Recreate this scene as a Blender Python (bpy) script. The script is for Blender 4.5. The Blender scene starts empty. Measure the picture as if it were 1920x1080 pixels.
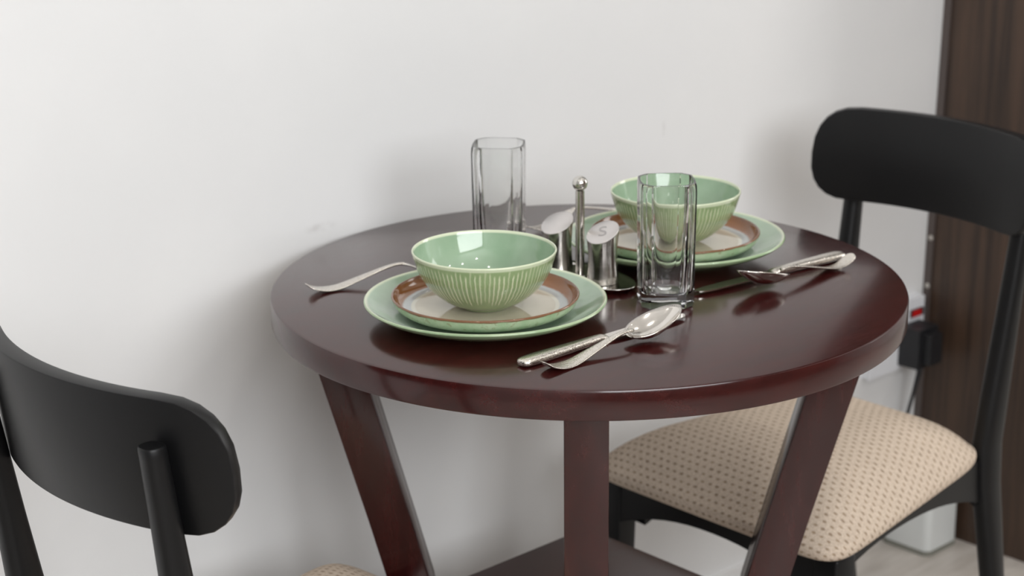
import bpy, bmesh, math, random
from mathutils import Vector, Matrix
random.seed(7)
scene = bpy.context.scene
col = scene.collection
PI = math.pi

# ------------------------------------------------------------------ camera
cam_d = bpy.data.cameras.new('camera')
cam = bpy.data.objects.new('camera', cam_d); col.objects.link(cam)
CX = Vector((0.72932497, -0.68410067, -0.00955868))
CU = Vector((0.20661843, 0.20691559, 0.9562922))
CF = Vector((0.65222229, 0.69942278, -0.29225651))
CP = Vector((-1.45213545, -1.43422856, 1.37943842))
m = Matrix((CX, CU, -CF)).transposed().to_4x4(); m.translation = CP
cam.matrix_world = m
cam_d.sensor_width = 36.0
cam_d.lens = 3600.0 / 1920.0 * 36.0
cam_d.clip_start = 0.05
cam_d.dof.use_dof = True
cam_d.dof.focus_distance = 1.78
cam_d.dof.aperture_fstop = 7.1
scene.camera = cam

# ------------------------------------------------------------------ world, lights, exposure
world = bpy.data.worlds.new('world'); scene.world = world; world.use_nodes = True
bg = world.node_tree.nodes['Background']
bg.inputs[0].default_value = (0.85, 0.92, 1.0, 1); bg.inputs[1].default_value = 1.0
scene.view_settings.view_transform = 'Standard'
scene.view_settings.look = 'None'
scene.view_settings.gamma = 1.0
scene.view_settings.use_curve_mapping = False
scene.view_settings.exposure = -0.66
scene.cycles.use_denoising = True
scene.cycles.max_bounces = 14
scene.cycles.transmission_bounces = 14
scene.cycles.sample_clamp_indirect = 6.0

def area_light(name, loc, target, w, h, power, color, shape='RECTANGLE'):
    d = bpy.data.lights.new(name, 'AREA'); d.shape = shape
    d.size = w; d.size_y = h; d.energy = power; d.color = color
    o = bpy.data.objects.new(name, d); col.objects.link(o)
    o.location = loc
    o.rotation_euler = (Vector(target) - Vector(loc)).to_track_quat('-Z', 'Y').to_euler()
    return o
# daylight through the side window, then an added frontal fill behind the camera
area_light('daylight_side_window', (2.86, -1.15, 1.55), (0.0, -1.15, 1.55), 0.8, 1.5, 25, (1.0, 0.98, 0.95))
area_light('added_front_fill', (-1.25, -2.94, 1.85), (-1.25, 0.0, 1.85), 2.6, 1.0, 116, (0.96, 0.98, 1.0))

# ------------------------------------------------------------------ helpers
def obj(name, bm, mats, parent=None, smooth=False, loc=None, rotz=None):
    me = bpy.data.meshes.new(name); bm.normal_update(); bm.to_mesh(me); bm.free()
    for mm in (mats if isinstance(mats, (list, tuple)) else [mats]): me.materials.append(mm)
    if smooth:
        for p in me.polygons: p.use_smooth = True
    o = bpy.data.objects.new(name, me); col.objects.link(o)
    if parent: o.parent = parent
    if loc is not None: o.location = loc
    if rotz is not None: o.rotation_euler = (0, 0, rotz)
    return o
def tag(o, label, cat, group=None):
    o['label'] = label; o['category'] = cat
    if group: o['group'] = group
    return o
def struct(o, label=None):
    o['kind'] = 'structure'
    if label: o['label'] = label
    return o
def thing(name, label, cat, loc=(0, 0, 0), rotz=0.0, group=None):
    o = bpy.data.objects.new(name, None); col.objects.link(o)
    o.empty_display_size = 0.05
    o.location = loc; o.rotation_euler = (0, 0, rotz)
    return tag(o, label, cat, group)
def copy_tree(o, parent=None):
    c = o.copy(); col.objects.link(c); c.parent = parent
    for ch in list(o.children): copy_tree(ch, c)
    return c
def autosmooth(o, deg=35):
    me = o.data
    for p in me.polygons: p.use_smooth = True
    bm = bmesh.new(); bm.from_mesh(me)
    for e in bm.edges:
        if len(e.link_faces) == 2 and e.calc_face_angle(0) > math.radians(deg): e.smooth = False
    bm.to_mesh(me); bm.free()
    return o
def box(bm, x0, x1, y0, y1, z0, z1, mi=0):
    v = [bm.verts.new((x, y, z)) for z in (z0, z1) for y in (y0, y1) for x in (x0, x1)]
    for q in ((0, 2, 3, 1), (4, 5, 7, 6), (0, 1, 5, 4), (2, 6, 7, 3), (0, 4, 6, 2), (1, 3, 7, 5)):
        f = bm.faces.new([v[i] for i in q]); f.material_index = mi
    return bm
def bevel(bm, w, seg=2, ang=30):
    es = [e for e in bm.edges if len(e.link_faces) == 2 and e.calc_face_angle(0) > math.radians(ang)]
    bmesh.ops.bevel(bm, geom=es, offset=w, segments=seg, profile=0.5, affect='EDGES')
    return bm
def bbox_obj(name, dims, mat, parent=None, bev=0.003, seg=2):
    bm = bmesh.new(); box(bm, *dims)
    if bev: bevel(bm, bev, seg)
    return autosmooth(obj(name, bm, mat, parent))
def lathe(prof, n=96, mi=None, cap=True):
    """closed profile (r,z) revolved about z; first and last points lie on the axis when r==0"""
    bm = bmesh.new(); rings = []
    for r, z in prof:
        if r < 1e-6: rings.append([bm.verts.new((0, 0, z))])
        else: rings.append([bm.verts.new((r*math.cos(2*PI*k/n), r*math.sin(2*PI*k/n), z)) for k in range(n)])
    for i in range(len(rings)-1):
        a, b = rings[i], rings[i+1]
        for k in range(n):
            k2 = (k+1) % n
            if len(a) == 1 and len(b) == 1: continue
            if len(a) == 1: f = bm.faces.new((a[0], b[k2], b[k]))
            elif len(b) == 1: f = bm.faces.new((a[k], a[k2], b[0]))
            else: f = bm.faces.new((a[k], a[k2], b[k2], b[k]))
            if mi: f.material_index = mi[i]
    return bm
def refine(prof, sub=4):
    """Catmull-Rom smoothing of a profile"""
    out = []
    P = prof
    for i in range(len(P)-1):
        p0 = P[max(i-1, 0)]; p1 = P[i]; p2 = P[i+1]; p3 = P[min(i+2, len(P)-1)]
        for s in range(sub):
            t = s/sub
            q = []
            for d in (0, 1):
                q.append(0.5*((2*p1[d]) + (-p0[d]+p2[d])*t + (2*p0[d]-5*p1[d]+4*p2[d]-p3[d])*t*t + (-p0[d]+3*p1[d]-3*p2[d]+p3[d])*t**3))
            out.append((max(q[0], 0.0), q[1]))
    out.append(P[-1]); out[0] = P[0]
    return out
def loft(sections, closed_ends=True):
    bm = bmesh.new(); rows = [[bm.verts.new(p) for p in s] for s in sections]
    n = len(rows[0])
    for a, b in zip(rows, rows[1:]):
        for k in range(n):
            bm.faces.new((a[k], a[(k+1) % n], b[(k+1) % n], b[k]))
    if closed_ends:
        bm.faces.new(list(reversed(rows[0]))); bm.faces.new(rows[-1])
    bmesh.ops.recalc_face_normals(bm, faces=bm.faces[:])
    return bm
def tube(points, radius, n=12):
    secs = []
    P = [Vector(p) for p in points]
    for i, p in enumerate(P):
        t = (P[min(i+1, len(P)-1)] - P[max(i-1, 0)]).normalized()
        a = t.orthogonal().normalized() if i == 0 else (secs_n - t*secs_n.dot(t)).normalized()
        secs_n = a
        b = t.cross(a)
        r = radius[i] if isinstance(radius, (list, tuple)) else radius
        secs.append([p + (a*math.cos(2*PI*k/n) + b*math.sin(2*PI*k/n))*r for k in range(n)])
    return loft(secs)

# ------------------------------------------------------------------ materials
def mat(name, base=(0.8, 0.8, 0.8), rough=0.5, metal=0.0, spec=0.5, coat=0.0, coat_rough=0.05):
    mm = bpy.data.materials.new(name); mm.use_nodes = True
    b = mm.node_tree.nodes['Principled BSDF']
    b.inputs['Base Color'].default_value = (*base, 1); b.inputs['Roughness'].default_value = rough
    b.inputs['Metallic'].default_value = metal; b.inputs['Specular IOR Level'].default_value = spec
    b.inputs['Coat Weight'].default_value = coat; b.inputs['Coat Roughness'].default_value = coat_rough
    return mm
class NT:
    def __init__(s, mm): s.t = mm.node_tree; s.b = s.t.nodes['Principled BSDF']
    def n(s, typ, **kw):
        nd = s.t.nodes.new(typ)
        for k, v in kw.items(): setattr(nd, k, v)
        return nd
    def l(s, a, b): s.t.links.new(a, b)
    def val(s, sock, v):
        if hasattr(v, 'is_output'): s.l(v, sock)
        else: sock.default_value = v
    def math(s, op, a, b=None, c=None, clamp=False):
        nd = s.n('ShaderNodeMath', operation=op, use_clamp=clamp)
        s.val(nd.inputs[0], a)
        if b is not None: s.val(nd.inputs[1], b)
        if c is not None: s.val(nd.inputs[2], c)
        return nd.outputs[0]
    def smooth(s, v, lo, hi, a=0.0, b=1.0):
        nd = s.n('ShaderNodeMapRange', interpolation_type='SMOOTHSTEP')
        s.val(nd.inputs['Value'], v); nd.inputs['From Min'].default_value = lo; nd.inputs['From Max'].default_value = hi
        nd.inputs['To Min'].default_value = a; nd.inputs['To Max'].default_value = b
        return nd.outputs['Result']
    def mix(s, f, a, b):
        nd = s.n('ShaderNodeMix', data_type='RGBA')
        s.val(nd.inputs['Factor'], f)
        for k, v in ((6, a), (7, b)):
            if hasattr(v, 'is_output'): s.l(v, nd.inputs[k])
            else: nd.inputs[k].default_value = (*v, 1)
        return nd.outputs[2]
    def objxyz(s):
        tc = s.n('ShaderNodeTexCoord'); sp = s.n('ShaderNodeSeparateXYZ'); s.l(tc.outputs['Object'], sp.inputs[0])
        return tc.outputs['Object'], sp.outputs[0], sp.outputs[1], sp.outputs[2]
    def noise(s, vec, scale, detail=3, rough=0.55, sc=None):
        if sc is not None:
            mp = s.n('ShaderNodeMapping'); mp.inputs['Scale'].default_value = sc; s.l(vec, mp.inputs[0]); vec = mp.outputs[0]
        nd = s.n('ShaderNodeTexNoise'); s.l(vec, nd.inputs['Vector'])
        nd.inputs['Scale'].default_value = scale; nd.inputs['Detail'].default_value = detail; nd.inputs['Roughness'].default_value = rough
        return nd.outputs['Fac']
    def bump(s, h, strength, dist=0.001):
        nd = s.n('ShaderNodeBump'); nd.inputs['Strength'].default_value = strength; nd.inputs['Distance'].default_value = dist
        s.l(h, nd.inputs['Height']); s.l(nd.outputs[0], s.b.inputs['Normal'])
    def color(s, c): s.l(c, s.b.inputs['Base Color'])
    def rough(s, c): s.l(c, s.b.inputs['Roughness'])

# white painted wall (with two small scuffs left by the table edge and a chair back)
m_wall = mat('wall_paint', (0.80, 0.80, 0.80), 0.36, spec=0.45)
t = NT(m_wall); v, x, y, z = t.objxyz()
n1 = t.noise(v, 3.0, 4); n2 = t.noise(v, 60, 3)
c = t.mix(t.smooth(n1, 0.35, 0.7), (0.775, 0.775, 0.775), (0.805, 0.803, 0.80))
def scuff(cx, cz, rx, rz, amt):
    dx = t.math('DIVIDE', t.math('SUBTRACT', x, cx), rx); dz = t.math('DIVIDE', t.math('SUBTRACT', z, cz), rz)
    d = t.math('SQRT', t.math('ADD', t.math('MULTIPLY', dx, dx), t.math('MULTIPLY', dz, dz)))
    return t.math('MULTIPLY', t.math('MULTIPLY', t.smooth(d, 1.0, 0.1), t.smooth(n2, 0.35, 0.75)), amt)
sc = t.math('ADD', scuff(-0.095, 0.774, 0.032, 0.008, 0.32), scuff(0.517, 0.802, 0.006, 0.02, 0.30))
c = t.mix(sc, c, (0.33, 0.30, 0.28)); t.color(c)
t.bump(t.noise(v, 140, 3), 0.06, 0.0006)
m_plain = mat('plain_white_paint', (0.78, 0.78, 0.77), 0.6)
m_dim = mat('dimmed_front_wall', (0.20, 0.15, 0.12), 0.6)  # unseen front wall, darkened so rim and legs reflect less light
m_mid = mat('dimmed_left_wall', (0.42, 0.41, 0.40), 0.6)  # unseen left wall, greyed to keep the table rim's reflection dark
m_ceil = mat('ceiling_paint', (0.82, 0.82, 0.81), 0.8)
m_skirt = mat('baseboard_paint', (0.78, 0.775, 0.77), 0.3)

m_floor = mat('floor_vinyl', (0.5, 0.46, 0.42), 0.38)
t = NT(m_floor); v, x, y, z = t.objxyz()
g1 = t.noise(v, 6, 5, 0.6, (1.0, 6.0, 1.0)); g2 = t.noise(v, 2.2, 3)
c = t.mix(t.smooth(g1, 0.3, 0.7), (0.47, 0.425, 0.38), (0.60, 0.555, 0.51))
c = t.mix(t.math('MULTIPLY', t.smooth(g2, 0.4, 0.7), 0.5), c, (0.56, 0.53, 0.50)); t.color(c)
t.bump(g1, 0.08, 0.001)

# red-brown lacquered wood of the table
def wood_table(name, scale):
    mm = mat(name, (0.03, 0.006, 0.005), 0.22, spec=0.5, coat=0.25, coat_rough=0.10)
    t = NT(mm); v, x, y, z = t.objxyz()
    g = t.noise(v, 9, 5, 0.6, scale); g2 = t.noise(v, 70, 3, 0.6, scale)
    f = t.math('ADD', t.math('MULTIPLY', g, 0.7), t.math('MULTIPLY', g2, 0.3))
    c = t.mix(t.smooth(f, 0.3, 0.72), (0.024, 0.0034, 0.0034), (0.048, 0.0072, 0.0064)); t.color(c)
    t.rough(t.smooth(g2, 0.2, 0.8, 0.17, 0.22))
    t.bump(g2, 0.008, 0.0003)
    return mm
m_table = wood_table('table_lacquer', (1.0, 7.0, 7.0))
m_tleg = wood_table('table_leg_lacquer', (8.0, 8.0, 1.0))

m_black = mat('black_chair_paint', (0.0055, 0.0055, 0.006), 0.38, spec=0.30)
t = NT(m_black); v, x, y, z = t.objxyz()
t.bump(t.noise(v, 90, 3, 0.6, (1, 1, 0.25)), 0.05, 0.0005)

# beige seat fabric with staggered rows of small brown dots (UV in metres)
m_fab = mat('dotted_fabric', (0.6, 0.47, 0.34), 0.9, spec=0.2)
t = NT(m_fab)
uv = t.n('ShaderNodeUVMap'); uv.uv_map = 'UVMap'
sp = t.n('ShaderNodeSeparateXYZ'); t.l(uv.outputs[0], sp.inputs[0])
wob = t.noise(uv.outputs[0], 55, 2)
PX, PY = 0.0125, 0.0105
row = t.math('DIVIDE', sp.outputs[0], PY); rowi = t.math('FLOOR', row)
shift = t.math('MULTIPLY', t.math('MODULO', t.math('ABSOLUTE', rowi), 2.0), 0.5)
cu = t.math('ADD', t.math('DIVIDE', sp.outputs[1], PX), shift)
du = t.math('MULTIPLY', t.math('SUBTRACT', t.math('FRACT', cu), 0.5), PX)
dv = t.math('MULTIPLY', t.math('SUBTRACT', t.math('FRACT', row), 0.5), PY)
d = t.math('SQRT', t.math('ADD', t.math('POWER', t.math('MULTIPLY', du, 0.72), 2.0), t.math('POWER', t.math('MULTIPLY', dv, 1.15), 2.0)))
d = t.math('ADD', d, t.math('MULTIPLY', t.math('SUBTRACT', wob, 0.5), 0.0016))
mask = t.smooth(d, 0.0032, 0.0012)
tcf = t.n('ShaderNodeTexCoord')
weave = t.noise(tcf.outputs['Object'], 420, 2)
basec = t.mix(t.smooth(weave, 0.3, 0.7), (0.565, 0.455, 0.355), (0.70, 0.585, 0.475))
dotc = t.mix(t.smooth(wob, 0.35, 0.65), (0.20, 0.125, 0.07), (0.30, 0.20, 0.115))
t.color(t.mix(t.math('MULTIPLY', mask, 0.72), basec, dotc))
t.bump(t.math('SUBTRACT', weave, t.math('MULTIPLY', mask, 0.8)), 0.35, 0.0008)

# dark brown wood-grain panel
m_panel = mat('dark_wood_laminate', (0.05, 0.03, 0.02), 0.42)
t = NT(m_panel); v, x, y, z = t.objxyz()
g = t.noise(v, 5, 5, 0.6, (9, 9, 0.35)); g2 = t.noise(v, 40, 4, 0.6, (6, 6, 0.25))
c = t.mix(t.smooth(g, 0.32, 0.68), (0.026, 0.0150, 0.0100), (0.070, 0.040, 0.025))
c = t.mix(t.math('MULTIPLY', t.smooth(g2, 0.5, 0.8), 0.5), c, (0.090, 0.052, 0.032)); t.color(c)
t.bump(g2, 0.06, 0.0006)
m_panel_edge = mat('panel_edge_band', (0.085, 0.066, 0.06), 0.45)

# ceramics
def glaze(name, cfun, rough=0.09):
    mm = mat(name, (0.4, 0.5, 0.4), rough, spec=0.5, coat=0.3, coat_rough=0.04)
    t = NT(mm); v, x, y, z = t.objxyz()
    r = t.math('SQRT', t.math('ADD', t.math('MULTIPLY', x, x), t.math('MULTIPLY', y, y)))
    cfun(t, v, x, y, z, r); return mm
G1, G2 = (0.315, 0.430, 0.310), (0.395, 0.500, 0.390)
def g_plate(t, v, x, y, z, r):
    n = t.noise(v, 25, 4); c = t.mix(t.smooth(n, 0.3, 0.7), G1, G2)
    n2 = t.noise(v, 60, 2)
    rr = t.math('ADD', r, t.math('MULTIPLY', t.math('SUBTRACT', n2, 0.5), 0.0015))
    c = t.mix(t.smooth(rr, 0.1215, 0.1245), c, (0.66, 0.71, 0.53)); t.color(c)
m_plate = glaze('celadon_plate_glaze', g_plate)
def g_under(t, v, x, y, z, r):
    n = t.noise(v, 30, 4); c = t.mix(t.smooth(n, 0.3, 0.7), (0.30, 0.42, 0.24), (0.40, 0.50, 0.31)); t.color(c)
m_under = glaze('celadon_underside_glaze', g_under)
def g_side_in(t, v, x, y, z, r):
    n = t.noise(v, 45, 4); n2 = t.noise(v, 12, 3)
    rr = t.math('ADD', r, t.math('MULTIPLY', t.math('SUBTRACT', n, 0.5), 0.003))
    c = t.mix(t.smooth(n2, 0.3, 0.7), (0.60, 0.53, 0.42), (0.66, 0.60, 0.49))
    c = t.mix(t.smooth(rr, 0.0725, 0.0745), c, (0.74, 0.72, 0.62))
    c = t.mix(t.smooth(rr, 0.0765, 0.0785), c, (0.52, 0.55, 0.56))
    c = t.mix(t.smooth(rr, 0.0845, 0.0875), c, (0.29, 0.11, 0.032))
    c = t.mix(t.smooth(rr, 0.0945, 0.0962), c, (0.19, 0.08, 0.035)); t.color(c)
m_side_in = glaze('side_plate_reactive_glaze', g_side_in)
def g_side_out(t, v, x, y, z, r):
    n = t.noise(v, 55, 5); n2 = t.noise(v, 160, 2)
    c = t.mix(t.smooth(n, 0.3, 0.7), (0.33, 0.45, 0.27), (0.47, 0.55, 0.38))
    c = t.mix(t.math('MULTIPLY', t.smooth(n2, 0.58, 0.7), 0.5), c, (0.25, 0.22, 0.12))
    zz = t.math('ADD', z, t.math('MULTIPLY', t.math('SUBTRACT', n, 0.5), 0.003))
    c = t.mix(t.smooth(zz, 0.0188, 0.0205), c, (0.19, 0.085, 0.04)); t.color(c)
m_side_out = glaze('side_plate_outer_glaze', g_side_out)
def g_bowl_in(t, v, x, y, z, r):
    n = t.noise(v, 25, 4); c = t.mix(t.smooth(n, 0.3, 0.7), (0.270, 0.392, 0.262), (0.335, 0.450, 0.318))
    c = t.mix(t.smooth(z, 0.0575, 0.0590), c, (0.68, 0.73, 0.54)); t.color(c)
m_bowl_in = glaze('bowl_inner_glaze', g_bowl_in, 0.07)
def g_bowl_out(t, v, x, y, z, r):
    n = t.noise(v, 25, 4)
    ang = t.math('ARCTAN2', y, x)
    k = 92/(2*PI)
    wob = t.noise(v, 120, 2)
    ph = t.math('ADD', t.math('MULTIPLY', ang, k), t.math('MULTIPLY', wob, 0.45))
    cell = t.math('FLOOR', ph)
    wn = t.n('ShaderNodeTexWhiteNoise', noise_dimensions='1D'); t.l(cell, wn.inputs['W'])
    tri = t.math('ABSOLUTE', t.math('SUBTRACT', t.math('FRACT', ph), 0.5))
    line = t.smooth(tri, 0.27, 0.12)
    zz = t.math('ADD', z, t.math('MULTIPLY', t.math('SUBTRACT', wn.outputs['Value'], 0.5), 0.008))
    line = t.math('MULTIPLY', line, t.math('MULTIPLY', t.smooth(zz, 0.015, 0.021), t.smooth(zz, 0.0565, 0.051)))
    line = t.math('MULTIPLY', line, t.math('ADD', 0.45, t.math('MULTIPLY', wn.outputs['Value'], 0.55)))
    c = t.mix(t.smooth(n, 0.3, 0.7), (0.245, 0.335, 0.155), (0.31, 0.40, 0.20))
    c = t.mix(line, c, (0.60, 0.64, 0.42))
    c = t.mix(t.smooth(z, 0.0555, 0.0580), c, (0.62, 0.68, 0.48)); t.color(c)
    t.bump(line, 0.5, 0.0008)
m_bowl_out = glaze('bowl_incised_glaze', g_bowl_out, 0.12)

# metals, glass, plastics
m_steel = mat('brushed_steel', (0.60, 0.57, 0.53), 0.20, metal=1.0)
t = NT(m_steel); v, x, y, z = t.objxyz()
t.rough(t.smooth(t.noise(v, 60, 3, 0.6, (1, 1, 12)), 0.3, 0.7, 0.16, 0.26))
m_steel_top = mat('satin_steel', (0.72, 0.69, 0.68), 0.36, metal=1.0)
m_engrave = mat('engraved_mark', (0.48, 0.46, 0.46), 0.5, metal=0.8)
m_chrome = mat('polished_steel', (0.66, 0.64, 0.60), 0.08, metal=1.0)
m_cut = mat('cutlery_steel', (0.78, 0.74, 0.69), 0.13, metal=1.0)
m_cut_h = mat('patterned_handle_steel', (0.76, 0.70, 0.62), 0.24, metal=1.0)
t = NT(m_cut_h); v, x, y, z = t.objxyz()
vo = t.n('ShaderNodeTexVoronoi'); t.l(v, vo.inputs['Vector']); vo.inputs['Scale'].default_value = 620
t.bump(vo.outputs['Distance'], 0.35, 0.0006)
t.color(t.mix(t.smooth(vo.outputs['Distance'], 0.5, 0.1), (0.80, 0.755, 0.69), (0.52, 0.47, 0.41)))
m_glass = bpy.data.materials.new('clear_glass'); m_glass.use_nodes = True
b = m_glass.node_tree.nodes['Principled BSDF']
b.inputs['Base Color'].default_value = (0.985, 0.99, 0.99, 1); b.inputs['Roughness'].default_value = 0.0
b.inputs['Transmission Weight'].default_value = 1.0; b.inputs['IOR'].default_value = 1.48
m_plastic = mat('white_plastic', (0.78, 0.79, 0.82), 0.28)
m_binw = mat('bin_white_plastic', (0.70, 0.72, 0.71), 0.35)
m_bing = mat('bin_grey_base', (0.22, 0.22, 0.19), 0.6)
m_red = mat('red_rocker_plastic', (0.55, 0.012, 0.012), 0.25)
m_dark = mat('black_plastic', (0.012, 0.012, 0.014), 0.45)
m_pin = mat('pale_screw_cap', (0.45, 0.42, 0.38), 0.4)

# ------------------------------------------------------------------ room shell
XL, XR, YF, YB, ZC = -2.7, 2.9, -3.0, 0.36, 2.6
TH = 0.12
def wall_with_hole(name, axis, a0, a1, p0, p1, hole=None, mtl=m_plain):
    bm = bmesh.new()
    def piece(u0, u1, z0, z1):
        if axis == 'x': box(bm, u0, u1, p0, p1, z0, z1)
        else: box(bm, p0, p1, u0, u1, z0, z1)
    if hole:
        h0, h1, z0, z1 = hole
        piece(a0, h0, 0, ZC); piece(h1, a1, 0, ZC); piece(h0, h1, 0, z0); piece(h0, h1, z1, ZC)
    else: piece(a0, a1, 0, ZC)
    return struct(obj(name, bm, mtl))
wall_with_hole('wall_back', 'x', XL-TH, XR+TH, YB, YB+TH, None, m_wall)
wall_with_hole('wall_front', 'x', XL-TH, XR+TH, YF-TH, YF, (-2.55, 0.05, 1.35, 2.35), m_dim)
wall_with_hole('wall_left', 'y', YF, YB, XL-TH, XL, None, m_mid)
wall_with_hole('wall_right', 'y', YF, YB, XR, XR+TH, (-1.55, -0.75, 0.8, 2.3), m_plain)
bm = bmesh.new(); box(bm, XL-TH, XR+TH, YF-TH, YB+TH, -0.08, 0); struct(obj('floor', bm, m_floor))
bm = bmesh.new(); box(bm, XL-TH, XR+TH, YF-TH, YB+TH, ZC, ZC+0.08); struct(obj('ceiling', bm, m_ceil))
def window(name, axis, u0, u1, z0, z1, p, q):
    bm = bmesh.new(); w = 0.05
    def pc(a, b_, c_, d_):
        if axis == 'x': box(bm, a, b_, p, q, c_, d_)
        else: box(bm, p, q, a, b_, c_, d_)
    pc(u0, u0+w, z0, z1); pc(u1-w, u1, z0, z1); pc(u0+w, u1-w, z0, z0+w); pc(u0+w, u1-w, z1-w, z1)
    return struct(obj(name, bm, m_plastic))
window('window_1', 'y', -1.55, -0.75, 0.8, 2.3, XR+0.03, XR+0.08)
window('fill_window_frame', 'x', -2.55, 0.05, 1.35, 2.35, YF-0.08, YF-0.03)  # unseen frame added around the frontal fill light
# baseboard along the white wall, up to the wood panel
bm = bmesh.new(); box(bm, XL, 1.056, YB-0.008, YB, 0, 0.067)
struct(obj('baseboard_back', bm, m_skirt))

# ceiling downlights of the room (their own lamps inside the rings)
for k, (dx, dy) in enumerate([(-0.9, -0.5), (0.2, -0.5), (1.3, -0.6), (-0.9, -1.6), (0.2, -1.6), (1.3, -1.7)]):
    bm = lathe([(0.045, 0.0), (0.058, 0.0), (0.060, 0.004), (0.058, 0.010), (0.045, 0.010), (0.045, 0.0)], 32)
    o = struct(obj('ceiling_downlight', bm, m_plastic, smooth=True, loc=(dx, dy, ZC-0.010)))
    o['label'] = 'white ring of a recessed ceiling downlight'
    area_light('downlight_lamp', (dx, dy, ZC-0.004), (dx, dy, 0), 0.08, 0.08, 4.0, (1.0, 0.96, 0.91), 'DISK')

# dark wood panel closing the right end of the wall
pan = thing('wood_panel', 'tall dark brown wood-grain panel at the right end of the white wall', 'panel', (1.160, 0.36, 0))
pan.rotation_euler = (0, math.radians(1.8), 0)
bbox_obj('board', (0.0, 0.036, -0.262, -0.0005, 0.0, 2.45), m_panel, pan, 0.0015)
bbox_obj('edge_strip', (-0.004, 0.0, -0.014, -0.0005, 0.0, 2.45), m_panel_edge, pan, 0.001)
for zz in (0.514, 0.431):
    o = obj('screw_cap', lathe(refine([(0, 0.0035), (0.003, 0.003), (0.0048, 0.0), (0.0, 0.0)], 2), 16), m_pin, pan, True, (-0.004, -0.009, zz))
    o.rotation_euler = (0, -PI/2, 0)

# ------------------------------------------------------------------ dining table
T = 0.762
tab = thing('dining_table', 'round dark red-brown wooden table with slanted legs and a lower shelf', 'table')
R = 0.35
prof = [(0, T-0.0318), (R-0.003, T-0.0318), (R-0.0008, T-0.0307), (R, T-0.0285), (R, T-0.0035), (R-0.0009, T-0.0010), (R-0.0035, T), (0, T)]
autosmooth(obj('tabletop', lathe(prof, 160), m_table, tab), 40)
def leg_sections():
    lv = [(T-0.0318, 0.3215, 0.2685), (0.60, 0.2842, 0.2334), (0.48, 0.250, 0.201), (0.40, 0.2285, 0.1800), (0.365, 0.2225, 0.1745),
          (0.33, 0.2215, 0.1740), (0.28, 0.231, 0.184), (0.15, 0.240, 0.196), (0.0, 0.256, 0.214)]
    return lv
for az in (-135, 135, -45, 45):
    a = math.radians(az - 0.5); ca, sa = math.cos(a), math.sin(a)
    secs = []
    for zz, ro, ri in leg_sections():
        h = 0.0216 + (T-zz)*0.004
        secs.append([(r*ca - tt*sa, r*sa + tt*ca, zz) for r, tt in ((ri, -h), (ro, -h), (ro, h), (ri, h))])
    bm = loft(secs)
    es = [e for e in bm.edges if e.calc_face_angle(0) > math.radians(40)]
    bmesh.ops.bevel(bm, geom=es, offset=0.0015, segments=2, profile=0.5, affect='EDGES')
    autosmooth(obj('leg', bm, m_tleg, tab))
bbox_obj('shelf', (-0.148, 0.148, -0.148, 0.148, 0.352, 0.372), m_table, tab, 0.002)

# ------------------------------------------------------------------ chairs (origin: floor under seat centre, facing +x)
def outline(th, a, hf, hb, n=10.0):
    cx = math.copysign(abs(math.cos(th))**(2/n), math.cos(th)); cy = math.copysign(abs(math.sin(th))**(2/n), math.sin(th))
    x = a*cx; f = (x + a)/(2*a)
    return x, cy*(hb + (hf - hb)*f)
def cushion():
    bm = bmesh.new(); uvl = bm.loops.layers.uv.new('UVMap')
    N = 96
    prof = []   # (scale, z)
    ZT, ZE, ZB = 0.479, 0.422, 0.402
    for k in range(0, 17):
        q = k/16*0.975; prof.append((q, ZT - (ZT-ZE)*(q/0.975)**3.8))
    for k in range(1, 7):
        q = k/6*PI; prof.append((0.975+0.025*math.sin(q), (ZE+ZB)/2 + (ZE-ZB)/2*math.cos(q)))
    prof.append((0.6, ZB))
    a, hf, hb = 0.209, 0.210, 0.140
    arc = [0.0]
    for (s0, z0), (s1, z1) in zip(prof, prof[1:]): arc.append(arc[-1] + math.hypot((s1-s0)*0.19, z1-z0))
    ctr = bm.verts.new((0.012, 0, prof[0][1])); rows = []
    for s, z in prof[1:]:
        rows.append([bm.verts.new((*[c*s + o for c, o in zip(outline(2*PI*k/N, a, hf, hb), (0.012, 0))], z)) for k in range(N)])
    def uvof(ring, k):
        if ring == 0: return (0, 0)
        x, y = outline(2*PI*(k % N)/N, a, hf, hb)
        g = arc[ring]/0.19
        return (x*g, y*g)
    for k in range(N):
        f = bm.faces.new((ctr, rows[0][k], rows[0][(k+1) % N]))
        for lp, u in zip(f.loops, (uvof(0, 0), uvof(1, k), uvof(1, k+1))): lp[uvl].uv = u
    for i in range(len(rows)-1):
        for k in range(N):
            f = bm.faces.new((rows[i][k], rows[i+1][k], rows[i+1][(k+1) % N], rows[i][(k+1) % N]))
            for lp, u in zip(f.loops, (uvof(i+1, k), uvof(i+2, k), uvof(i+2, k+1), uvof(i+1, k+1))): lp[uvl].uv = u
    f = bm.faces.new(list(reversed(rows[-1])))
    return bm
def rail(p, q, th, ztop, zend, zmid):
    """a seat rail from p to q (xy) with an arched lower edge"""
    p, q = Vector((*p, 0)), Vector((*q, 0)); d = (q-p).normalized(); nrm = Vector((-d.y, d.x, 0))
    secs = []; n = 16
    for k in range(n+1):
        s = k/n; c = p.lerp(q, s); zb = zend + (zmid-zend)*(1-abs(2*s-1)**2.2)
        secs.append([c + nrm*o + Vector((0, 0, zz)) for o, zz in ((-th/2, zb), (th/2, zb), (th/2, ztop), (-th/2, ztop))])
    return loft(secs)
def post_x(z):       # centre line of the rear posts, bent at the seat
    if z > 0.40: return -0.208 - (z-0.40)*0.135
    return -0.208 - (0.40-z)*0.20
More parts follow.
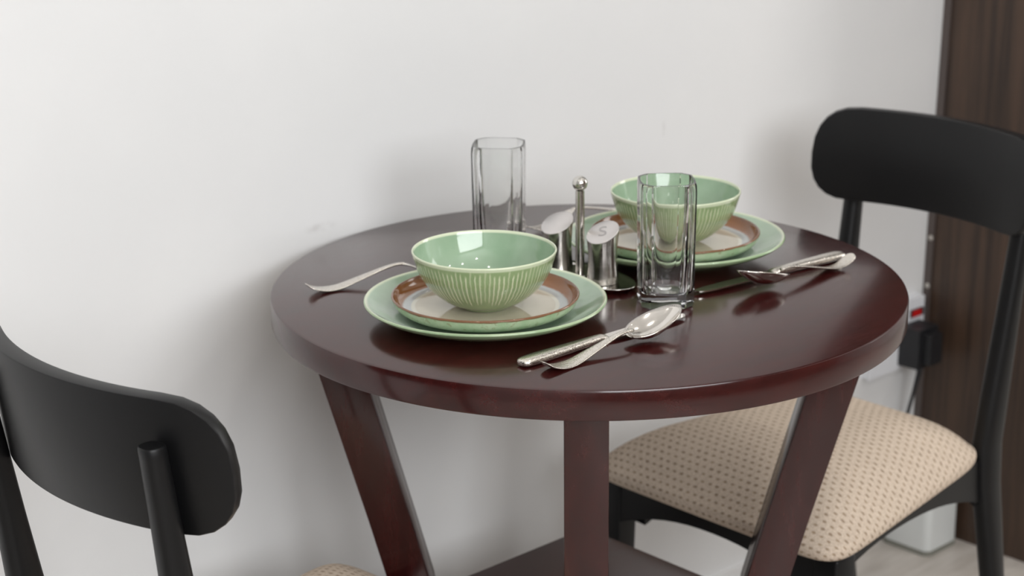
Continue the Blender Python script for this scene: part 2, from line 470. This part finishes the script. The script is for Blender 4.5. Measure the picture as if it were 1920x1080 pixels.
def rear_post(sy):
    secs = []; n = 20
    for z, dx, dy in [(0.0, 0.013, 0.012), (0.10, 0.0155, 0.0135), (0.25, 0.020, 0.0145), (0.36, 0.0235, 0.0150), (0.42, 0.0245, 0.0150), (0.48, 0.0225, 0.0148),
                      (0.56, 0.0185, 0.0142), (0.65, 0.0145, 0.0132), (0.73, 0.0122, 0.0120), (0.788, 0.0112, 0.0112), (0.7975, 0.0110, 0.0110), (0.799, 0.0100, 0.0100)]:
        e = 2.6
        sec = []
        for k in range(n):
            th = 2*PI*k/n; cx, cy = math.cos(th), math.sin(th)
            sec.append((post_x(z) + dx*math.copysign(abs(cx)**(2/e), cx), sy*(0.130 + max(0.0, z-0.40)*0.018) + dy*math.copysign(abs(cy)**(2/e), cy), z))
        secs.append(sec)
    return loft(secs)
def front_leg(sy):
    secs = []
    for z, h in ((0.0, 0.0125), (0.20, 0.016), (0.402, 0.0185)):
        cx, cy = 0.180 + (0.402-z)*0.01, sy*(0.178 + (0.402-z)*0.01)
        secs.append([(cx-h, cy-h, z), (cx+h, cy-h, z), (cx+h, cy+h, z), (cx-h, cy+h, z)])
    bm = loft(secs); bevel(bm, 0.004, 3, 40); return bm
def backboard():
    RC, TH2, HW = 0.33, 0.0090, 0.191
    z0, z1 = 0.709, 0.836; zc = (z0+z1)/2; hh = (z1-z0)/2
    bm = bmesh.new()
    # outline in (s, z): flat long edges with full, slightly squared round ends
    pts = []
    e = 2.5; ex = 0.062
    def endcap(sgn, up):
        out = []
        for k in range(13):
            th = PI/2 - k/12*PI
            out.append((HW - ex + ex*abs(math.cos(th))**(2/e), hh*math.copysign(abs(math.sin(th))**(2/e), math.sin(th))))
        return out
    cap = endcap(1, 1)
    right = cap
    left = [(-s, z) for s, z in reversed(cap)]
    top = [(s, hh) for s in [(-(HW-ex) + (2*(HW-ex))*k/24) for k in range(1, 24)]]
    bot = [(s, -hh) for s in [((HW-ex) - (2*(HW-ex))*k/24) for k in range(1, 24)]]
    ring = right + bot + left + top
    xm = post_x(0.766) + 0.0115 + TH2 - RC*(1-math.cos(0.135/RC)) + 0.0012
    def place(s, dz, off):
        th = s/RC; lean = -dz*0.135
        x = xm + RC*(1-math.cos(th)) + off*math.cos(th); y = (RC - off)*math.sin(th)
        return (x + lean, y, zc + dz)
    bv = 0.0016
    rows = []
    for off, inset in ((-TH2, bv), (-TH2+bv*0.3, bv*0.3), (-TH2+bv, 0), (TH2-bv, 0), (TH2-bv*0.3, bv*0.3), (TH2, bv)):
        row = []
        for s, dz in ring:
            f = 1 - inset/hh; fs = (HW-inset)/HW
            row.append(bm.verts.new(place(s*fs, dz*f, off)))
        rows.append(row)
    n = len(ring)
    for a_, b_ in zip(rows, rows[1:]):
        for k in range(n): bm.faces.new((a_[k], b_[k], b_[(k+1) % n], a_[(k+1) % n]))
    # front and rear faces as strips between the upper and lower halves of the outline
    def fill(row, flip):
        up = [i for i in range(n) if ring[i][1] > 1e-9]; lo = [i for i in range(n) if ring[i][1] < -1e-9]
        up.sort(key=lambda i: ring[i][0]); lo.sort(key=lambda i: ring[i][0])
        tips = [i for i in range(n) if abs(ring[i][1]) <= 1e-9]; tips.sort(key=lambda i: ring[i][0])
        def quad(*ids):
            vs = [row[i] for i in ids]
            bm.faces.new(vs if not flip else list(reversed(vs)))
        for k in range(len(up)-1): quad(up[k], up[k+1], lo[k+1], lo[k])
        quad(tips[0], up[0], lo[0]); quad(tips[-1], lo[-1], up[-1])
    fill(rows[0], True); fill(rows[-1], False)
    bmesh.ops.recalc_face_normals(bm, faces=bm.faces[:])
    return bm
def make_chair(label):
    c = thing('dining_chair', label, 'chair', group='black dining chairs with dotted beige seats')
    obj('seat_cushion', cushion(), m_fab, c, True)
    for sy in (-1, 1): autosmooth(obj('front_leg', front_leg(sy), m_black, c))
    for sy in (-1, 1): autosmooth(obj('rear_leg', rear_post(sy), m_black, c), 50)
    for p, q, zm in (((0.184, -0.17), (0.184, 0.17), 0.374), ((-0.20, -0.13), (-0.20, 0.13), 0.365), ((0.172, -0.148), (-0.205, -0.122), 0.372), ((0.172, 0.148), (-0.205, 0.122), 0.372)):
        autosmooth(obj('seat_rail', rail(p, q, 0.022, 0.402, 0.335, zm), m_black, c))
    autosmooth(obj('backrest', backboard(), m_black, c), 40)
    return c
ch1 = make_chair('black wooden chair seen from behind, in front of the white wall, left of table')
ch1.location = (-0.4125, -0.010, 0); ch1.rotation_euler = (0, 0, math.radians(2.5))
ch2 = copy_tree(ch1)
ch2.location = (0.441, 0.020, 0); ch2.rotation_euler = (0, 0, math.radians(180))
ch2['label'] = 'black wooden chair facing the camera, beside the brown panel, beige dotted seat showing'

# ------------------------------------------------------------------ tableware
SP = [(0, .002), (.06, .002), (.062, 0), (.066, 0), (.068, .003), (.095, .007), (.118, .016), (.1258, .0212), (.1268, .0230), (.1255, .0243), (.1230, .0232), (.112, .0165), (.095, .0095), (.075, .0065), (.04, .006), (0, .006)]
def ceramic(name, P, cut, mats, label, cat, loc, group, sub=5, rot=0.0):
    prof = refine(P, sub); mi = [0 if i < cut*sub else 1 for i in range(len(prof)-1)]
    return tag(obj(name, lathe(prof, 112, mi), mats, None, True, loc, rot), label, cat, group)
P1 = (-0.170, -0.0185); P2 = (0.153, 0.0087)
B1 = (-0.173, -0.021); B2 = (0.152, 0.008)
SD = [(0, .003), (.055, .003), (.057, 0), (.062, 0), (.066, .003), (.085, .006), (.0945, .012), (.0978, .0195), (.0980, .0212), (.0968, .0220), (.0955, .0208), (.0925, .014), (.086, .0098), (.075, .0085), (.04, .0085), (0, .0085)]
BW = [(0, .003), (.021, .003), (.0225, 0), (.0255, 0), (.028, .0018), (.042, .0085), (.0575, .0215), (.0675, .036), (.0725, .050), (.0748, .0580), (.0752, .0598), (.0744, .0608), (.0731, .0598), (.0705, .050), (.0652, .036), (.056, .0225), (.043, .0120), (.028, .0078), (0, .0068)]
g = 'two matching green place settings'
ceramic('dinner_plate', SP, 9, [m_under, m_plate], 'large green dinner plate under the near place setting, beside the fork', 'plate', (*P1, T+.0005), 'green dinner plates')
ceramic('dinner_plate', SP, 9, [m_under, m_plate], 'large green dinner plate at the far place setting, beside the right chair', 'plate', (*P2, T+.0005), 'green dinner plates', rot=1.0)
ceramic('side_plate', SD, 9, [m_side_out, m_side_in], 'small cream plate with brown rim under the near bowl', 'plate', (*P1, T+.0074), 'cream plates with brown rims')
ceramic('side_plate', SD, 9, [m_side_out, m_side_in], 'small cream plate with brown rim under the far bowl', 'plate', (*P2, T+.0074), 'cream plates with brown rims', rot=2.0)
ceramic('bowl', BW, 11, [m_bowl_out, m_bowl_in], 'green ribbed bowl of the near place setting, in full view', 'bowl', (*B1, T+.0168), 'green ribbed bowls')
ceramic('bowl', BW, 11, [m_bowl_out, m_bowl_in], 'green ribbed bowl of the far setting, partly behind the front glass', 'bowl', (*B2, T+.0168), 'green ribbed bowls', rot=2.4)

# tall clear tumbler: square outside with cut corners, round inside
def tumbler():
    H = 0.135
    def oct_ring(h, cut, z, n=64):
        pts = []
        flat = h - cut
        corners = [(h, -flat), (h, flat), (flat, h), (-flat, h), (-h, flat), (-h, -flat), (-flat, -h), (flat, -h)]
        for k in range(n):
            th = 2*PI*k/n - PI/4
            d = Vector((math.cos(th), math.sin(th))); best = 1e9
            for i in range(8):
                a = Vector(corners[i]); b_ = Vector(corners[(i+1) % 8]); nrm = Vector((b_.y-a.y, -(b_.x-a.x))).normalized()
                dn = d.dot(nrm)
                if dn > 1e-6: best = min(best, a.dot(nrm)/dn)
            pts.append((d.x*best, d.y*best, z))
        return pts
    def circ(r, z, n=64):
        return [(r*math.cos(2*PI*k/n - PI/4), r*math.sin(2*PI*k/n - PI/4), z) for k in range(n)]
    def blend(A, B, f): return [tuple(a + (b_ - a)*f for a, b_ in zip(p, q)) for p, q in zip(A, B)]
    secs = [oct_ring(0.0258, 0.0088, 0.0), oct_ring(0.0273, 0.0091, 0.0010), oct_ring(0.0280, 0.0092, 0.004)]
    for z in (0.03, 0.06, 0.09, 0.115, 0.126): secs.append(oct_ring(0.0280 + z*0.013, 0.0092 + z*0.010, z))
    secs.append(blend(oct_ring(0.0297, 0.0104, 0.1325), circ(0.0297, 0.1325), 0.10))
    secs.append(blend(oct_ring(0.0293, 0.0104, H), circ(0.0293, H), 0.15))
    def inn(z, f, d=0.0):
        r = 0.0280 + z*0.013 - (0.0040 - 0.0022*z/0.13) - d
        return blend(oct_ring(r, r*0.38, z), circ(r*1.02, z), f)
    secs.append(inn(H, 0.30, 0.0004)); secs.append(inn(H-0.002, 0.25, 0.0004))
    for z, f in ((0.11, 0.15), (0.08, 0.2), (0.05, 0.35), (0.025, 0.6)): secs.append(inn(z, f))
    secs += [inn(0.0175, 0.8), circ(0.0208, 0.0140), circ(0.012, 0.0125), circ(0.004, 0.0122)]
    return loft(secs)
def glass(label, x, y, rot):
    o = obj('drinking_glass', tumbler(), m_glass, None, False, (x, y, T+0.0003), rot)
    autosmooth(o, 24)
    return tag(o, label, 'glass', 'tall clear square tumblers')
FA = math.atan2(CF.y, CF.x)
glass('tall clear glass tumbler in the middle of the table, in front of the far bowl', 0.006, -0.111, FA + 0.05)
glass('tall clear glass tumbler near the wall, behind the near green bowl', 0.0, 0.143, FA - 0.12)

# salt and pepper stand
KY = 0.014
rk = thing('shaker_stand', 'steel shaker stand with ball-topped rod in the middle of the table', 'stand', (0.002, KY, T+0.0003))
def oval(rx, ry, z, n=64): return [(rx*math.cos(2*PI*k/n), ry*math.sin(2*PI*k/n), z) for k in range(n)]
bm = loft([oval(.030, .070, 0.0), oval(.033, .073, 0.0008), oval(.0375, .0775, .0052), oval(.0385, .0785, .0060), oval(.0378, .0778, .0066), oval(.0345, .0745, .0042), oval(.030, .070, .0030), oval(.004, .01, .0030)])
obj('tray', bm, m_chrome, rk, True)
autosmooth(obj('rod', lathe([(0, .003), (.0072, .003), (.0072, .0045), (.0050, .0052), (.0050, .102), (0, .102)], 32), m_steel, rk))
bp = [(0.0085*math.sin(PI*k/20), 0.1100 - 0.0085*math.cos(PI*k/20)) for k in range(21)]; bp[0] = (0, 0.1015); bp[-1] = (0, 0.1185)
obj('ball_knob', lathe(bp, 40), m_chrome, rk, True)
# shakers: waisted cylinders with a slanted flat top
def shaker_body():
    n = 64; hi = math.radians(8.5)      # the top rises towards the right-hand back in the photo
    secs = []
    zt, sl = 0.0560, 0.50
    for k in range(13):
        f = k/12; rr = 0.0178 - 0.0018*math.sin(PI*f)**1.2
        if k == 0: rr -= 0.0008
        sec = []
        for j in range(n):
            th = 2*PI*j/n; x, y = rr*math.cos(th), rr*math.sin(th)
            ztop = zt + sl*(x*math.cos(hi) + y*math.sin(hi))
            sec.append((x, y, f*ztop))
        secs.append(sec)
    return loft(secs), secs[-1], hi, zt, sl
def shaker(x, y, label, letter):
    s = thing('shaker', label, 'shaker', (x, y, T+0.0036), group='steel salt and pepper shakers')
    bm, topring, hi, zt, sl = shaker_body()
    autosmooth(obj('body', bm, m_steel, s), 40)
    cen = Vector((0, 0, zt))
    up = Vector((-sl*math.cos(hi), -sl*math.sin(hi), 1)).normalized()
    inner = []
    for sc_, lift in ((1.0, 0.0), (1.005, 0.0006), (0.97, 0.0011)):
        inner.append([cen + (Vector(p)-cen)*sc_ + up*lift for p in topring])
    cap = obj('cap', loft(inner), m_steel_top, s); autosmooth(cap, 60)
    if letter:
        cu = bpy.data.curves.new('engraved_letter', 'FONT'); cu.body = letter; cu.size = 0.024; cu.extrude = 0.00015
        cu.align_x = 'CENTER'; cu.align_y = 'CENTER'
        tmp = bpy.data.objects.new('tmp', cu); col.objects.link(tmp)
        dg = bpy.context.evaluated_depsgraph_get()
        me = bpy.data.meshes.new_from_object(tmp.evaluated_get(dg)); me.name = 'engraved_letter'
        bpy.data.objects.remove(tmp)
        me.materials.clear(); me.materials.append(m_engrave)
        lo = bpy.data.objects.new('engraved_letter', me); col.objects.link(lo); lo.parent = cap
        ez = up; ey = Vector((math.cos(hi+0.45), math.sin(hi+0.45), 0)); ey = (ey - ez*ey.dot(ez)).normalized(); ex = ey.cross(ez)
        mw = Matrix((ex, ey, ez)).transposed().to_4x4(); mw.translation = cen + up*0.00115
        lo.matrix_local = mw
    return s
shaker(0.0055, -0.018, 'steel salt shaker marked with an S, nearest the front glass', 'S')
shaker(-0.0015, 0.046, 'steel shaker between the near bowl and the ball-topped rod', None)

# ------------------------------------------------------------------ cutlery, local +x from handle end to tip
def ribbon(stations, n=14, e=2.4):
    """stations: (x, zc, half width, half thickness)"""
    secs = []
    for x, z, w, h in stations:
        sec = []
        for k in range(n):
            th = 2*PI*k/n; c_, s_ = math.cos(th), math.sin(th)
            sec.append((x, w*math.copysign(abs(c_)**(2/e), c_), z + h*math.copysign(abs(s_)**(2/e), s_)))
        secs.append(sec)
    return loft(secs)
def dense(st, sub=4):
    out = []
    for i in range(len(st)-1):
        p0, p1, p2, p3 = st[max(i-1, 0)], st[i], st[i+1], st[min(i+2, len(st)-1)]
        for s in range(sub):
            t_ = s/sub
            out.append(tuple(0.5*(2*b_ + (c_-a_)*t_ + (2*a_-5*b_+4*c_-d_)*t_*t_ + (3*b_-a_-3*c_+d_)*t_**3) for a_, b_, c_, d_ in zip(p0, p1, p2, p3)))
    out.append(st[-1]); return out
HANDLE = [(0.0, .0125, .0030, .0006), (.002, .0110, .0072, .0012), (.008, .0072, .0098, .0013), (.022, .0034, .0104, .0013), (.040, .0036, .0092, .0013), (.065, .0082, .0068, .0013), (.090, .0142, .0045, .0014), (.108, .0172, .0032, .0015), (.120, .0168, .0030, .0015)]
HANDLE = [(x, z-0.0012 if x < .05 else z, w, h) for x, z, w, h in HANDLE]
def spoon(label, x, y, rz):
    s = thing('spoon', label, 'spoon', (x, y, T), rz, 'silver spoons')
    obj('handle', ribbon(dense(HANDLE)), m_cut_h, s, True)
    # bowl: egg outline, tilted up towards the tip
    bm = bmesh.new(); NR, NA = 10, 48
    L0, L1 = 0.116, 0.187; tilt = math.radians(14)
    def pt(fr, th, off):
        ux, uy = math.cos(th), math.sin(th)
        w = 0.0205*(1 - 0.16*ux)
        xx = (L0+L1)/2 + fr*ux*(L1-L0)/2; yy = fr*uy*w
        dep = 0.0125*(1 - fr**2.2)
        zz = 0.0190 + (xx-(L0+L1)/2)*math.tan(tilt) - dep + off
        return (xx, yy, zz)
    for off, flip in ((0.0012, False), (0.0, True)):
        c0 = bm.verts.new(pt(0, 0, off)); rows = [[bm.verts.new(pt(i/NR, 2*PI*k/NA, off)) for k in range(NA)] for i in range(1, NR+1)]
        fs = [(c0, rows[0][k], rows[0][(k+1) % NA]) for k in range(NA)]
        for i in range(NR-1): fs += [(rows[i][k], rows[i+1][k], rows[i+1][(k+1) % NA], rows[i][(k+1) % NA]) for k in range(NA)]
        for f in fs: bm.faces.new(f if not flip else tuple(reversed(f)))
        if not flip: ta = rows[-1]
        else:
            for k in range(NA): bm.faces.new((ta[k], rows[-1][k], rows[-1][(k+1) % NA], ta[(k+1) % NA]))
    zmin = min(v.co.z for v in bm.verts)
    obj('bowl', bm, m_cut, s, True)
    return s
def knife(label, x, y, rz):
    s = thing('knife', label, 'knife', (x, y, T), rz, 'silver table knives')
    st = [(0, .0050, .0035, .0022), (.002, .0050, .0068, .0036), (.010, .0049, .0090, .0044), (.030, .0049, .0092, .0046), (.065, .0049, .0080, .0044), (.095, .0049, .0068, .0042), (.108, .0049, .0062, .0040), (.112, .0047, .0075, .0036), (.116, .0046, .0060, .0026)]
    obj('handle', ribbon(dense(st), 18, 2.6), m_cut_h, s, True)
    # blade: straight back, curved edge, rounded tip; back towards +y
    pts = [(.114, .0062), (.18, .0062), (.205, .0060), (.218, .0045), (.226, .0010), (.229, -.0040), (.224, -.0085), (.210, -.0105), (.18, -.0108), (.15, -.0095), (.128, -.0080), (.120, -.0060), (.114, -.0055)]
    bm = bmesh.new()
    up = [bm.verts.new((px, py, .0052 - (0.0006 if py < -0.007 else 0))) for px, py in pts]; lo = [bm.verts.new((px, py, .0036)) for px, py in pts]
    bm.faces.new(list(reversed(up))); bm.faces.new(lo)
    for k in range(len(pts)): bm.faces.new((up[k], up[(k+1) % len(pts)], lo[(k+1) % len(pts)], lo[k]))
    bmesh.ops.recalc_face_normals(bm, faces=bm.faces[:])
    autosmooth(obj('blade', bm, m_cut, s), 30)
    return s
def fork(label, x, y, rz):
    s = thing('fork', label, 'fork', (x, y, T), rz, 'silver forks')
    obj('handle', ribbon(dense(HANDLE)), m_cut_h, s, True)
    root = [(.116, .0168, .0030, .0014), (.124, .0150, .0062, .0012), (.134, .0105, .0112, .0010), (.142, .0070, .0124, .0010), (.148, .0050, .0124, .0010)]
    hd = obj('head', ribbon(dense(root)), m_cut, s, True)
    for k in range(4):
        yy = -0.0105 + k*0.007
        tn = [(.1475, .0050, .0020, .0010), (.158, .0028, .0018, .0010), (.170, .0024, .0016, .0010), (.182, .0042, .0013, .0008), (.190, .0078, .0007, .0005)]
        o = obj('tine', ribbon(dense(tn), 8), m_cut, s, True); o.location = (0, yy, 0)
    return s
spoon('silver spoon at the table front, its bright bowl before the front glass', -0.245, -0.183, math.radians(-1.5))
sp2 = spoon('silver spoon by the right chair, tilted dark bowl beside the far knife', 0.264, -0.163, math.radians(178.5))
sp2.rotation_euler = (math.radians(9), 0, math.radians(178.5)); sp2.location.z = T + 0.001
knife('silver knife at the table front, lying beside the near spoon', -0.250, -0.1555, math.radians(-1.0))
knife('silver knife by the right chair, blade tip towards the front glass', 0.275, -0.140, math.radians(180 - 5.0))
fork('silver fork left of the near plate, handle pointing to the table edge', -0.249, 0.186, math.radians(-14))
fork('silver fork behind the shakers, tines just showing beside the back glass', 0.286, 0.190, math.radians(180 - 1))

# ------------------------------------------------------------------ socket, plug, bin at the foot of the wall
so = thing('wall_socket', 'white wall socket with red rocker switch beside the dark panel', 'socket', (1.081, YB, 0.3615))
bbox_obj('plate', (-0.073, 0.073, -0.016, 0.0, -0.058, 0.058), m_plastic, so, 0.004, 3)
for xx, zz in ((0.050, 0.0325), (-0.030, 0.0325)):
    sw = bbox_obj('rocker_switch', (-0.017, 0.017, -0.0195, -0.014, -0.006, 0.007), m_dark, so, 0.0012); sw.location = (xx, 0, zz)
    bbox_obj('red_marker', (-0.015, 0.009, -0.0205, -0.019, -0.005, 0.006), m_red, sw, 0.0005)
pl = thing('power_plug', 'black power plug with its cable in the wall socket', 'plug', (1.113, YB-0.016, 0.346))
bm = bmesh.new(); box(bm, -0.027, 0.027, -0.040, 0.0, -0.034, 0.034); bevel(bm, 0.007, 3); autosmooth(obj('plug_body', bm, m_dark, pl))
bm = bmesh.new(); box(bm, -0.016, 0.016, -0.056, -0.038, -0.026, 0.026); bevel(bm, 0.006, 3); autosmooth(obj('plug_grip', bm, m_dark, pl))
pts = [(0.0, -0.026, -0.030), (-0.001, -0.025, -0.050), (-0.003, -0.018, -0.085), (-0.008, -0.010, -0.13), (-0.030, 0.006, -0.19), (-0.062, 0.003, -0.25), (-0.072, 0.0, -0.341)]
obj('cable', tube(pts, [0.0055, 0.0045] + [0.0032]*5), m_dark, pl, True)

bn = thing('waste_bin', 'small white square bin on the floor in the corner under the chair', 'bin', (1.1035, 0.294, 0))
bm = bmesh.new(); box(bm, -0.0435, 0.0435, -0.0475, 0.0475, 0.008, 0.110)
es = [e for e in bm.edges if abs(e.verts[0].co.z - e.verts[1].co.z) > 0.1]
bmesh.ops.bevel(bm, geom=es, offset=0.013, segments=5, profile=0.5, affect='EDGES')
autosmooth(obj('body', bm, m_binw, bn), 30)
bm = bmesh.new(); box(bm, -0.0442, 0.0442, -0.0482, 0.0482, 0.0, 0.009)
es = [e for e in bm.edges if abs(e.verts[0].co.z - e.verts[1].co.z) > 0.005]
bmesh.ops.bevel(bm, geom=es, offset=0.013, segments=5, profile=0.5, affect='EDGES')
autosmooth(obj('base', bm, m_bing, bn), 30)
bm = bmesh.new(); box(bm, -0.0448, 0.0448, -0.0488, 0.0488, 0.110, 0.120); bevel(bm, 0.004, 2); autosmooth(obj('lid', bm, m_binw, bn), 30)
